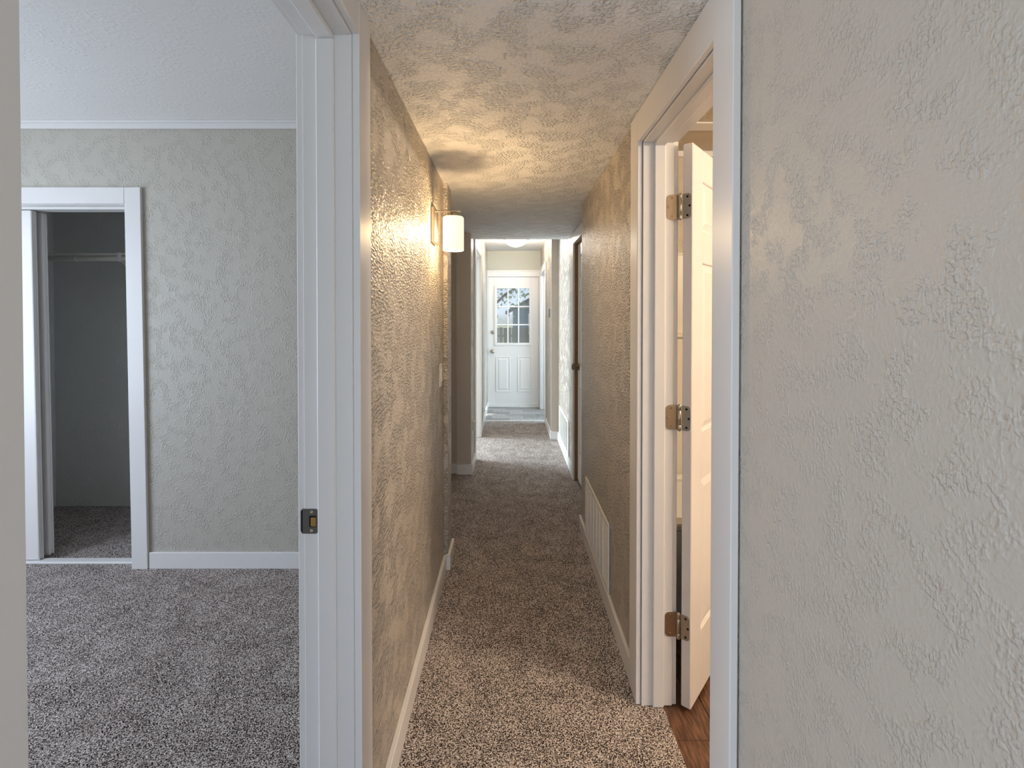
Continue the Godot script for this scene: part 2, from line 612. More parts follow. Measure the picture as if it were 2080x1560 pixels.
	o = room("wall_outer_right", "outer house wall beyond the bathroom", "wall")
	bx(o, "wall_section", M.bath_wall, 2.4, 2.52, -0.6, 2.75, -2.12, 5.70)
	bx(o, "wall_section", M.bath_wall, 2.4, 2.52, -0.6, 2.75, 7.0, 7.57)
	bx(o, "lintel", M.bath_wall, 2.4, 2.52, 2.15, 2.75, 5.70, 7.0)
	bx(o, "sill", M.bath_wall, 2.4, 2.52, -0.6, 0.85, 5.70, 7.0)
	o = room("wall_rear", "rear wall of the room behind the hall, with its wide window", "wall")
	bx(o, "wall_section", M.wall, -4.02, -1.1, -0.6, 2.75, -2.12, -2.0)
	bx(o, "wall_section", M.wall, 1.1, 2.52, -0.6, 2.75, -2.12, -2.0)
	bx(o, "lintel", M.wall, -1.1, 1.1, 2.15, 2.75, -2.12, -2.0)
	bx(o, "sill", M.wall, -1.1, 1.1, -0.6, 0.10, -2.12, -2.0)
	o = room("wall_rear_partition", "partition between the bedroom, the bathroom and the rear room", "wall")
	bx(o, "wall_section", M.wall, -3.9, -0.481, 0, 2.62, -0.7, -0.6)
	bx(o, "wall_section", M.wall, 0.591, 2.4, 0, 2.62, -0.7, -0.6)

	var n := 1
	for w in [[-3.96, 0.40, 1.90, 0.55, 2.15], [-3.96, 5.25, 6.55, 0.85, 2.15], [2.46, 5.70, 7.0, 0.85, 2.15]]:
		o = room("window_%d" % n, ["white framed bedroom window", "white framed laundry window", "white framed kitchen window"][n - 1], "window")
		n += 1
		bx(o, "pane", M.glass, w[0] - 0.003, w[0] + 0.003, w[3], w[4], w[1], w[2])
		for y in [w[3] + 0.02, (w[3] + w[4]) * 0.5, w[4] - 0.02]:
			bx(o, "rail", M.trim, w[0] - 0.02, w[0] + 0.02, y - 0.02, y + 0.02, w[1], w[2])
		for d in [w[1] + 0.02, w[2] - 0.02]:
			bx(o, "stile", M.trim, w[0] - 0.02, w[0] + 0.02, w[3], w[4], d - 0.02, d + 0.02)
	o = room("window_4", "wide white framed glass patio door of the rear room", "window")
	bx(o, "pane", M.glass, -1.1, 1.1, 0.10, 2.15, -2.063, -2.057)
	for x in [-1.08, 0.0, 1.08]:
		bx(o, "stile", M.trim, x - 0.02, x + 0.02, 0.10, 2.15, -2.08, -2.04)
	for y in [0.12, 2.13]:
		bx(o, "rail", M.trim, -1.1, 1.1, y - 0.02, y + 0.02, -2.08, -2.04)

	# ceilings
	o = room("ceiling", "low white brushed plaster ceiling of the hall", "ceiling")
	bx(o, "ceiling_section", M.ceiling, LEFT, RIGHT, LOW, 2.62, -0.6, 2.70)
	bx(o, "ceiling_section", M.ceiling, -0.345, RIGHT, LOW, 2.62, 2.70, 3.198)
	bx(o, "ceiling_section", M.ceiling, -0.345, 0.562, LOW, 2.62, 3.198, 4.66)
	bx(o, "ceiling_section", M.ceiling, -0.405, -0.345, LOW, 2.62, 2.85, 4.303, 0.0)
	o = room("ceiling_bedroom", "pale lightly textured bedroom ceiling", "ceiling")
	bx(o, "ceiling_section", M.bed_ceiling, -3.9, -0.481, BED, 2.62, -0.6, 2.70)
	o = room("ceiling_entry", "bright white ceiling above the entry, with the dome light", "ceiling")
	bx(o, "ceiling_section", M.flat_ceiling, -0.344, 0.562, HIGH, 2.62, 4.66, 7.45)
	o = room("ceiling_rooms", "plain ceilings of the side rooms", "ceiling")
	bx(o, "ceiling_section", M.flat_ceiling, -3.9, -0.405, HIGH, 2.62, 2.80, 4.335)
	bx(o, "ceiling_section", M.flat_ceiling, -3.9, -0.47, HIGH, 2.62, 4.43, 7.45)
	bx(o, "ceiling_section", M.flat_ceiling, -3.9, 2.4, HIGH, 2.62, -2.0, -0.7)
	bx(o, "ceiling_section", M.flat_ceiling, 0.60, 2.4, HIGH, 2.62, 5.6, 7.45)
	o = room("ceiling_bathroom", "warm lit bathroom ceiling with a white batten strip", "ceiling")
	bx(o, "ceiling_section", M.bath_wall, 0.591, 2.4, HIGH, 2.62, -0.6, 2.95)
	bx(o, "batten", M.trim, 0.591, 2.4, HIGH - 0.008, HIGH, 2.50, 2.605, 0.002)
	o = room("roof", "flat roof slab of the house", "roof")
	bx(o, "roof_slab", M.shell, -4.2, 2.7, 2.62, 2.80, -2.3, 7.75)

	# floors
	o = room("floor_subfloor", "subfloor under all rooms", "floor")
	bx(o, "slab", M.shell, -3.9, 2.4, -0.6, -0.02, -2.0, 7.45)
	o = room("floor", "beige-brown speckled cut pile carpet running down the hall and into the bedroom", "carpet")
	bx(o, "carpet_section", M.carpet, -3.9, 0.557, -0.02, 0.0, -0.6, 3.198)
	bx(o, "carpet_section", M.carpet, -3.9, 0.59, -0.02, 0.0, 3.198, 6.486)
	bx(o, "carpet_section", M.carpet, -3.9, 2.4, -0.02, 0.0, -2.0, -0.6)
	o = room("floor_bathroom", "dark brown wood-look plank floor in the bathroom", "floor")
	var row := 0
	var x := 0.557
	while x < 2.39:
		var d := -0.6 - 0.37 * (row % 3)
		while d < 2.95:
			bx(o, "plank", [M.plank_a, M.plank_b][(row + int(d * 7.0 + 20.0)) % 2], x + 0.001, minf(x + 0.149, 2.4), -0.02, -0.003, maxf(d, -0.6) + 0.001, minf(d + 1.099, 2.95), 0.001)
			d += 1.1
		x += 0.15
		row += 1
	o = room("floor_entry", "grey weathered plank vinyl floor in front of the entry door", "floor")
	row = 0
	var d2 := 6.50
	while d2 < 7.45:
		var xx := -0.90 - 0.25 * (row % 3)
		var k := row
		while xx < 2.35:
			if minf(xx + 0.449, 2.35) - maxf(xx, -0.90) > 0.02:
				bx(o, "plank", [M.vinyl_a, M.vinyl_b, M.vinyl_c][(k * 2 + row) % 3], maxf(xx, -0.90) + 0.001, minf(xx + 0.449, 2.35), -0.02, -0.001, d2 + 0.001, minf(d2 + 0.149, 7.45), 0.001)
			xx += 0.45
			k += 1
		d2 += 0.15
		row += 1
	o = room("trim_1", "pale metal strip where the hall carpet meets the grey vinyl", "trim")
	bx(o, "strip", M.trim, -0.344, 0.481, -0.01, 0.006, 6.478, 6.51, 0.003)

	# baseboards
	var bt := 0.090
	o = room("baseboard_left", "white flat baseboard along the left hall wall, stepping out at its end", "baseboard")
	bx(o, "board", M.trim, LEFT, LEFT + 0.017, 0, bt, 1.214, 2.685, 0.002)
	bx(o, "board", M.trim, LEFT, -0.330, 0, bt, 2.670, 2.685, 0.002)
	bx(o, "board", M.trim, -0.345, -0.330, 0, bt, 2.685, 2.87, 0.002)
	o = room("baseboard_right", "white flat baseboard along the right hall wall, under the near vent grille", "baseboard")
	bx(o, "board", M.trim, RIGHT - 0.014, RIGHT, 0, bt, 1.843, 3.21, 0.002)
	o = room("baseboard_right_middle", "short white baseboard under the far vent grille", "baseboard")
	bx(o, "board", M.trim, 0.547, 0.562, 0, bt, 4.262, 5.50, 0.002)
	bx(o, "board", M.trim, 0.466, 0.562, 0, bt, 5.500, 5.515, 0.002)
	o = room("baseboard_right_far", "white baseboard at the far right, running to the entry", "baseboard")
	bx(o, "board", M.trim, 0.466, 0.481, 0, bt, 5.515, 6.26, 0.002)
	o = room("baseboard_left_far", "white baseboard at the far left, below the plugged-in adapter and on to the entry", "baseboard")
	bx(o, "board", M.trim, -0.474, -0.329, 0, bt, 4.288, 4.303, 0.002)
	bx(o, "board", M.trim, -0.344, -0.329, 0, bt, 4.303, 4.662, 0.002)
	bx(o, "board", M.trim, -0.344, -0.329, 0, bt, 5.70, 7.45, 0.002)
	bx(o, "board", M.trim, -1.8, -0.474, 0, bt, 4.320, 4.335, 0.002)
	o = room("baseboard_bedroom", "white baseboard along the bedroom wall, right of the closet", "baseboard")
	bx(o, "board", M.trim, -2.02, -0.481, 0, 0.092, 2.686, 2.70, 0.002)
	o = room("trim_2", "white crown strip between the bedroom wall and ceiling", "trim")
	bx(o, "strip", M.trim, -3.9, -0.481, 2.458, BED, 2.688, 2.70, 0.003)
	bx(o, "bead", M.trim, -3.9, -0.481, 2.488, BED, 2.674, 2.688, 0.003)
	o = room("trim_3", "white crown strip at the top of the bathroom wall", "trim")
	bx(o, "strip", M.trim, 0.591, 2.4, HIGH - 0.035, HIGH, 2.935, 2.95, 0.003)

# frame of a doorway in a wall that runs along the hall; side = +1 where the hall lies towards +x
func door_frame(o: Node3D, xh: float, xr: float, d0: float, d1: float, head: float, stop0: float, stop1: float, cw: float, top: float, gap := 0.0) -> void:
	var s := signf(xh - xr)
	var t := 0.018
	bx(o, "jamb", M.trim, xr, xh - s * gap, 0, head + t, d1, d1 + t, 0.001)
	bx(o, "head_jamb", M.trim, xr, xh - s * gap, head, head + t, d0, d1, 0.001)
	bx(o, "jamb", M.trim, xr, xh, 0, head + t, d0 - t, d0, 0.001)
	bx(o, "door_stop", M.trim, stop0, stop1, 0, head - 0.011, d1 - 0.011, d1, 0.004)
	bx(o, "door_stop", M.trim, stop0, stop1, 0, head - 0.011, d0, d0 + 0.011, 0.004)
	bx(o, "door_stop", M.trim, stop0, stop1, head - 0.011, head, d0, d1, 0.004)
	for x in [[xh, xh + s * 0.017], [xr, xr - s * 0.017]]:
		var a := minf(x[0], x[1])
		var b := maxf(x[0], x[1])
		var hall: bool = x[0] == xh
		var tt: float = top if hall else head + 0.095
		bx(o, "side_casing", M.trim, a, b, 0, tt, d1 + 0.005, d1 + 0.005 + cw, 0.002)
		var off := s * gap * 1.2 if hall else 0.0      # this board stands a little off the uneven plaster
		bx(o, "side_casing", M.trim, a + off, b + off, 0, tt, d0 - 0.005 - cw, d0 - 0.005, 0.002)
		bx(o, "head_casing", M.trim, a, b, head + 0.005, tt, d0 - 0.005, d1 + 0.005, 0.002)

func screw(parent: Node3D, at: Vector3, axis: Vector3, r: float, mat: Material) -> void:
	var m := put(parent, "screw", lathe([Vector2(0, -0.001), Vector2(r, -0.001), Vector2(r, 0.0006), Vector2(r * 0.5, 0.0012), Vector2(r * 0.3, 0.0004), Vector2(0, 0.0004)], 12), mat, at)
	m.quaternion = Quaternion(Vector3.UP, axis)

func bedroom_door_frame() -> void:
	var o := room("trim_4", "white frame of the open bedroom doorway on the left, with a metal strike plate", "door frame")
	door_frame(o, LEFT, -0.481, 0.354, 1.126, 2.070, -0.447, -0.405, 0.090, LOW - 0.003)
	# strike plate on the far jamb
	var s := put(o, "strike_plate", extrude(rounded(0.036, 0.058, 0.007, false, true), 0.002), M.steel, Vector3(-0.4665, 0.938, -1.125), "small grey metal strike plate with a rectangular latch hole")
	var lip := []
	for i in 7:
		var a := deg_to_rad(i * 12.0)
		lip.append(Vector3(-0.018 - 0.0062 * sin(a), 0, -0.004 * (1.0 - cos(a))))
	var st := fresh()
	for i in 6:
		for q in [0.0, -0.0015]:
			quad(st, lip[i] + Vector3(0, 0.029 - 0.0012 * i, q), lip[i + 1] + Vector3(0, 0.029 - 0.0012 * (i + 1), q), lip[i + 1] + Vector3(0, -0.029 + 0.0012 * (i + 1), q), lip[i] + Vector3(0, -0.029 + 0.0012 * i, q), Vector3(-0.3, 0, 1.0 if q == 0.0 else -1.0))
	put(s, "lip", done(st), M.worn_steel, Vector3(0, 0, 0.001), "darkened curved lip of the strike plate")
	put(s, "latch_hole", extrude(rounded(0.0165, 0.027, 0.003), 0.0006), M.dark, Vector3(0.0055, 0, 0.0012))
	put(s, "hole_lining", extrude(rounded(0.012, 0.021, 0.002), 0.0004), M.brass, Vector3(0.0072, -0.001, 0.0017), "brass coloured wood inside the latch hole")
	for y in [-0.022, 0.022]:
		screw(s, Vector3(0.003, y, 0.0012), Vector3(0, 0, 1), 0.0035, M.nickel)

func bathroom_door() -> void:
	var o := room("trim_5", "white frame of the bathroom doorway on the right", "door frame")
	door_frame(o, RIGHT, 0.591, 1.100, 1.739, 2.040, 0.518, 0.559, 0.100, LOW - 0.003, 0.0022)
	var door := room("door_1", "white six-panel bathroom door standing open on three metal hinges", "door", Vector3(0.6316, 0.012, -1.714))
	var turn := asin(0.767)
	door.rotation.y = turn
	six_panel(door, 0.61, 2.018, 0.035, M.door)
	var leaf := extrude(rounded(0.042, 0.089, 0.015, true, false), 0.002)
	var leaf2 := extrude(rounded(0.031, 0.089, 0.012, false, true), 0.002)
	for y in [1.809, 1.053, 0.300]:
		# hinge: parent axes are the door's, so the jamb leaf is turned back into the wall's axes
		var h := Node3D.new()
		h.name = "hinge"
		h.set_meta("label", "satin metal butt hinge with rounded leaves")
		door.add_child(h, true)
		h.transform = Transform3D(Basis(Vector3.UP, -turn), Vector3.ZERO)
		h.position = door.transform.affine_inverse() * Vector3(0.6085, y, -1.729)
		put(h, "jamb_leaf", leaf, M.nickel, Vector3(-0.0235, 0, -0.0085))
		for q in [[-0.026, 0.033], [-0.038, 0.0], [-0.026, -0.033]]:
			screw(h, Vector3(q[0], q[1], -0.0075), Vector3(0, 0, 1), 0.0042, M.bronze)
		var l2 := put(h, "door_leaf", leaf2, M.nickel)
		var n := Vector3(-0.642, 0, 0.767)
		var along := Vector3(0.767, 0, 0.642)
		l2.transform = Transform3D(Basis(along, Vector3.UP, n), Vector3(0.6195, y, -1.7255) + along * 0.0135 + n * 0.001 - Vector3(0.6085, y, -1.729))
		for q in [[0.002, 0.033], [0.010, 0.0], [0.002, -0.033]]:
			screw(h, l2.position + along * q[0] + Vector3(0, q[1], 0) + n * 0.001, n, 0.0042, M.dark)
		put(h, "barrel", lathe([Vector2(0, -0.049), Vector2(0.004, -0.048), Vector2(0.0062, -0.045), Vector2(0.0062, -0.027), Vector2(0.0055, -0.0265), Vector2(0.0062, -0.026), Vector2(0.0062, 0.026), Vector2(0.0055, 0.0265), Vector2(0.0062, 0.027), Vector2(0.0062, 0.045), Vector2(0.004, 0.048), Vector2(0, 0.049)], 16), M.nickel, Vector3(0.001, 0, 0.001))

func knob_mesh() -> ArrayMesh:
	return lathe([Vector2(0, 0), Vector2(0.032, 0), Vector2(0.032, 0.006), Vector2(0.013, 0.010), Vector2(0.012, 0.026), Vector2(0.024, 0.036), Vector2(0.028, 0.050), Vector2(0.024, 0.060), Vector2(0.010, 0.064), Vector2(0, 0.064)], 24)

func far_doors() -> void:
	# closed panel door past the jog on the right
	var o := room("trim_6", "white casing and wooden jamb of the closed door past the jog on the right", "door frame")
	bx(o, "jamb", M.jamb_wood, 0.562, 0.66, 0, 2.048, 4.150, 4.168)
	bx(o, "jamb", M.jamb_wood, 0.562, 0.66, 0, 2.048, 3.360, 3.378)
	bx(o, "head_jamb", M.jamb_wood, 0.562, 0.66, 2.03, 2.048, 3.378, 4.150)
	bx(o, "side_casing", M.trim, 0.545, 0.562, 0, 2.125, 4.156, 4.246, 0.002)
	bx(o, "side_casing", M.trim, 0.545, 0.562, 0, 2.125, 3.272, 3.366, 0.002)
	bx(o, "head_casing", M.trim, 0.545, 0.562, 2.036, 2.125, 3.366, 4.156, 0.002)
	var d := room("door_2", "white six-panel door closed in the right wall past the jog, with a small knob", "door", Vector3(0.6035, 0.018, -3.384))
	d.rotation.y = PI / 2
	six_panel(d, 0.755, 2.006, 0.035, M.door)
	var k := put(d, "knob", knob_mesh(), M.bronze, Vector3(0.69, 0.97, -0.0175))
	k.quaternion = Quaternion(Vector3.UP, Vector3(0, 0, -1))

	# open doorway at the far right, next to the entry
	o = room("trim_7", "white frame of the doorway at the far right beside the entry", "door frame")
	door_frame(o, 0.481, 0.60, 6.368, 7.302, 2.030, 0.52, 0.555, 0.090, 2.125)

	# bright doorway on the far left
	o = room("trim_8", "white frame of the bright open doorway on the far left", "door frame")
	door_frame(o, -0.344, -0.47, 4.755, 5.602, 2.090, -0.43, -0.395, 0.090, 2.185)

func entry_door() -> void:
	var o := room("trim_9", "white frame and sill around the entry door at the end of the hall", "door frame")
	bx(o, "side_casing", M.trim, -0.344, -0.326, 0, 2.020, 7.436, 7.452, 0.002)
	bx(o, "side_casing", M.trim, 0.447, 0.470, 0, 2.020, 7.436, 7.452, 0.002)
	bx(o, "head_casing", M.trim, -0.344, 0.470, 2.020, 2.118, 7.432, 7.452, 0.003)
	bx(o, "head_moulding", M.trim, -0.344, 0.476, 2.098, 2.118, 7.424, 7.436, 0.003)
	bx(o, "jamb", M.trim, -0.344, -0.325, 0, 2.035, 7.452, 7.57)
	bx(o, "jamb", M.trim, 0.446, 0.470, 0, 2.035, 7.452, 7.57)
	bx(o, "head_jamb", M.trim, -0.325, 0.446, 2.015, 2.035, 7.452, 7.57)
	bx(o, "threshold", M.trim, -0.344, 0.470, 0, 0.030, 7.425, 7.57, 0.004)

	var d := room("door_3", "white entry door with nine glass panes over two raised panels", "door", Vector3(-0.322, 0.034, -7.478))
	var w := 0.765
	var h := 1.978
	var t := 0.044
	# the glazed opening runs x 0.108..0.648, y 0.94..1.826 in the door's axes
	lb(d, "stile", M.door, Vector3(0.054, h * 0.5, 0), Vector3(0.108, h, t), 0.002)
	lb(d, "stile", M.door, Vector3((w + 0.648) * 0.5, h * 0.5, 0), Vector3(w - 0.648, h, t), 0.002)
	lb(d, "top_rail", M.door, Vector3(0.378, (1.826 + h) * 0.5, 0), Vector3(0.540, h - 1.826, t), 0.0)
	lb(d, "lower_body", M.door, Vector3(0.378, 0.47, 0), Vector3(0.540, 0.94, t), 0.0)
	for q in [[0.378, 1.826, 0.58, 0.044], [0.378, 0.94, 0.58, 0.044]]:
		lb(d, "lite_frame", M.door, Vector3(q[0], q[1], t * 0.5 + 0.004), Vector3(q[2], q[3], 0.014), 0.005)
	for x in [0.108, 0.648]:
		lb(d, "lite_frame", M.door, Vector3(x, 1.383, t * 0.5 + 0.004), Vector3(0.044, 0.842, 0.014), 0.005)
	var x0 := 0.130
	var x1 := 0.626
	var y0 := 0.962
	var y1 := 1.804
	for i in 2:
		var x := lerpf(x0, x1, (i + 1) / 3.0)
		lb(d, "muntin", M.door, Vector3(x, (y0 + y1) * 0.5, 0.012), Vector3(0.020, y1 - y0, 0.018), 0.004)
		var y := lerpf(y0, y1, (i + 1) / 3.0)
		lb(d, "muntin", M.door, Vector3((x0 + x1) * 0.5, y, 0.012), Vector3(x1 - x0, 0.020, 0.016), 0.004)
	for i in 3:
		for j in 3:
			lb(d, "pane", M.glass, Vector3(lerpf(x0, x1, (i + 0.5) / 3.0), lerpf(y0, y1, (j + 0.5) / 3.0), 0), Vector3((x1 - x0) / 3.0, (y1 - y0) / 3.0, 0.005))
	for x in [0.222, 0.555]:
		var y := 0.480
		for s in [-1.0, 1.0]:
			lb(d, "panel_moulding", M.door, Vector3(x, y + s * 0.267, t * 0.5 + 0.002), Vector3(0.222, 0.016, 0.012), 0.004)
			lb(d, "panel_moulding", M.door, Vector3(x + s * 0.103, y, t * 0.5 + 0.002), Vector3(0.016, 0.518, 0.012), 0.004)
		put(d, "raised_panel", field(0.165, 0.492, 0.022, 0.007), M.door, Vector3(x, y, t * 0.5 - 0.0005))
	var kn := put(d, "knob", knob_mesh(), M.nickel, Vector3(0.060, 0.834, t * 0.5))
	kn.quaternion = Quaternion(Vector3.UP, Vector3(0, 0, 1))
	var db := put(d, "deadbolt", lathe([Vector2(0, 0), Vector2(0.030, 0), Vector2(0.028, 0.010), Vector2(0.022, 0.013), Vector2(0, 0.013)], 20), M.nickel, Vector3(0.060, 1.127, t * 0.5))
	db.quaternion = Quaternion(Vector3.UP, Vector3(0, 0, 1))
	lb(db, "thumb_turn", M.nickel, Vector3(0, 0.020, 0), Vector3(0.008, 0.014, 0.030), 0.003)
	for y in [0.20, 1.0, 1.74]:
		put(d, "hinge", lathe([Vector2(0, -0.05), Vector2(0.007, -0.049), Vector2(0.007, 0.049), Vector2(0, 0.05)], 12), M.trim, Vector3(w + 0.001, y, t * 0.5 + 0.004))

func closet() -> void:
	var lean := 0.0108
	var o := room("trim_10", "white flat casing around the open bedroom closet", "door frame", Vector3(-2.115, 0, -2.70))
	var c := lb(o, "side_casing", M.trim, Vector3(0.045 - 0.0108, 1.066, 0.009), Vector3(0.090, 2.132, 0.018), 0.002)
	c.rotation.z = lean
	c = lb(o, "jamb", M.trim, Vector3(0.010 - 0.0108, 1.018, -0.049), Vector3(0.018, 2.036, 0.098), 0.001)
	c.rotation.z = lean
	lb(o, "head_casing", M.trim, Vector3(-0.622, 2.086, 0.009), Vector3(1.200, 0.092, 0.0178), 0.002)
	lb(o, "head_jamb", M.trim, Vector3(-0.622, 2.045, -0.049), Vector3(1.190, 0.018, 0.098), 0.001)
	lb(o, "jamb", M.trim, Vector3(-1.208, 1.018, -0.049), Vector3(0.018, 2.036, 0.098), 0.001)
	lb(o, "side_casing", M.trim, Vector3(-1.245, 1.066, 0.009), Vector3(0.090, 2.132, 0.018), 0.002)
	lb(o, "top_track", M.trim, Vector3(-0.610, 2.030, -0.085), Vector3(1.17, 0.014, 0.075), 0.001)
	var s := room("trim_11", "white floor strip across the closet opening", "trim")
	bx(s, "strip", M.trim, -3.32, -2.115, 0.0, 0.014, 2.735, 2.785, 0.003)
	var k := 0
	for q in [[-2.702, 2.748], [-2.697, 2.806]]:
		var p := room("door_%d" % (4 + k), ["white sliding closet panel in front, slid to the left", "white sliding closet panel behind the front one, slid to the left"][k], "closet door", Vector3(q[0], 0.016, -q[1]))
		k += 1
		var sl := lb(p, "slab", M.door, Vector3(-0.30 - 0.0108, 1.0, -0.017), Vector3(0.60, 2.0, 0.030), 0.002)
		sl.rotation.z = lean
		for z in [-0.006, -0.028]:
			var e := lb(p, "edge_strip", M.trim, Vector3(0.002 - 0.0108, 1.0, z), Vector3(0.006, 2.0, 0.009), 0.002)
			e.rotation.z = lean
	# hanging rod with a front lip and bracket
	var r := thing("closet_rod", "grey-white closet rod and shelf edge with an angled bracket, inside the closet", "closet rod", Vector3(-2.66, 1.79, -3.25))
	var rod := put(r, "rod", lathe([Vector2(0, 0), Vector2(0.017, 0), Vector2(0.017, 1.40), Vector2(0, 1.40)], 20), M.plastic, Vector3(0.68, 0.012, 0))
	rod.rotation.z = PI / 2
	put(r, "sleeve", lathe([Vector2(0, 0), Vector2(0.020, 0), Vector2(0.020, 0.012), Vector2(0, 0.012)], 20), M.plastic, Vector3(-0.245, 0.012, 0)).rotation.z = PI / 2
	lb(r, "shelf_edge", M.plastic, Vector3(-0.02, 0.042, 0.0), Vector3(1.40, 0.014, 0.03), 0.003)
	lb(r, "bracket_hook", M.plastic, Vector3(0.05, 0.022, 0.018), Vector3(0.022, 0.060, 0.014), 0.003)
	put(r, "bracket_brace", tube([Vector3(0.055, 0.01, 0.015), Vector3(0.14, -0.12, -0.02), Vector3(0.30, -0.30, -0.10), Vector3(0.50, -0.45, -0.32)], 0.006, 8), M.plastic)

func bathroom() -> void:
	var o := room("wall_bathroom", "warm tan bathroom wall behind the open door", "wall")
	bx(o, "wall_section", M.bath_wall, 0.591, 2.4, 0, 2.62, 2.95, 3.05)
	bx(o, "surround_panel", M.surround, 0.595, 1.90, 0.45, 1.80, 2.942, 2.95, 0.002)
	bx(o, "surround_edge", M.surround, 0.595, 1.90, 1.788, 1.802, 2.934, 2.946, 0.004)
	bx(o, "soap_ledge", M.surround, 0.70, 1.60, 1.285, 1.315, 2.915, 2.945, 0.008)
	o = room("wall_bathroom_side", "glossy pale surround panel at the end of the bathtub", "wall")
	bx(o, "surround_panel", M.surround, 0.591, 0.597, 0.45, 1.80, 2.21, 2.942, 0.001)
	var t := thing("bathtub", "white bathtub with a straight apron behind the bathroom door", "bathtub", Vector3(1.26, 0, -2.54))
	lb(t, "apron", M.tub, Vector3(0.0, 0.225, 0.36), Vector3(1.30, 0.444, 0.03), 0.006)
	lb(t, "front_rim", M.tub, Vector3(0, 0.46, 0.335), Vector3(1.31, 0.034, 0.09), 0.012)
	lb(t, "back_rim", M.tub, Vector3(0, 0.45, -0.335), Vector3(1.30, 0.030, 0.07), 0.010)
	lb(t, "end_rim", M.tub, Vector3(-0.61, 0.45, 0), Vector3(0.08, 0.030, 0.62), 0.010)
	lb(t, "end_rim", M.tub, Vector3(0.61, 0.45, 0), Vector3(0.08, 0.030, 0.62), 0.010)
	lb(t, "basin", M.tub, Vector3(0, 0.08, 0), Vector3(1.20, 0.05, 0.64), 0.02)
	lb(t, "basin_side", M.tub, Vector3(0, 0.27, -0.315), Vector3(1.20, 0.36, 0.02), 0.004)
	# vanity light on the wall beside the mirror, out of view
	var v := thing("vanity_light", "warm three-globe vanity light on the bathroom wall", "wall lamp", Vector3(2.36, 2.0, -0.75))
	lb(v, "backplate", M.nickel, Vector3(0.025, 0, 0), Vector3(0.03, 0.10, 0.60), 0.004)
	for z in [-0.20, 0.0, 0.20]:
		put(v, "globe_lamp", lathe([Vector2(0, -0.05), Vector2(0.025, -0.043), Vector2(0.043, -0.025), Vector2(0.05, 0), Vector2(0.043, 0.025), Vector2(0.025, 0.043), Vector2(0, 0.05)], 20), M.bulb_glow, Vector3(-0.07, 0, z))
		bulb("globe_light", Vector3(-0.07, 0, z), 0.95, Color(1.0, 0.915, 0.81), 0.045, v)

func grille(o: Node3D, length: float, height: float, bars: int, slats: int) -> void:
	# lies in its own x-y plane: x along the wall, z out of the wall
	var b := 0.024
	for s in [-1.0, 1.0]:
		lb(o, "frame_bar", M.grille, Vector3(0, height * 0.5 + s * (height - b) * 0.5, 0.006), Vector3(length, b, 0.010), 0.002)
		lb(o, "frame_bar", M.grille, Vector3(s * (length - b) * 0.5, height * 0.5, 0.006), Vector3(b, height - 2 * b, 0.010), 0.002)
	var span := length - 2.0 * b
	for i in range(1, bars):
		lb(o, "mullion", M.grille, Vector3(-span * 0.5 + span * i / bars, height * 0.5, 0.010), Vector3(0.020, height - 2.0 * b, 0.010), 0.002)
	for i in slats:
		var y := b + (height - 2.0 * b) * (i + 0.5) / slats
		var sl := lb(o, "slat", M.grille, Vector3(0, y, 0.003), Vector3(span, 0.0115, 0.0014))
		sl.rotation.x = deg_to_rad(-50)

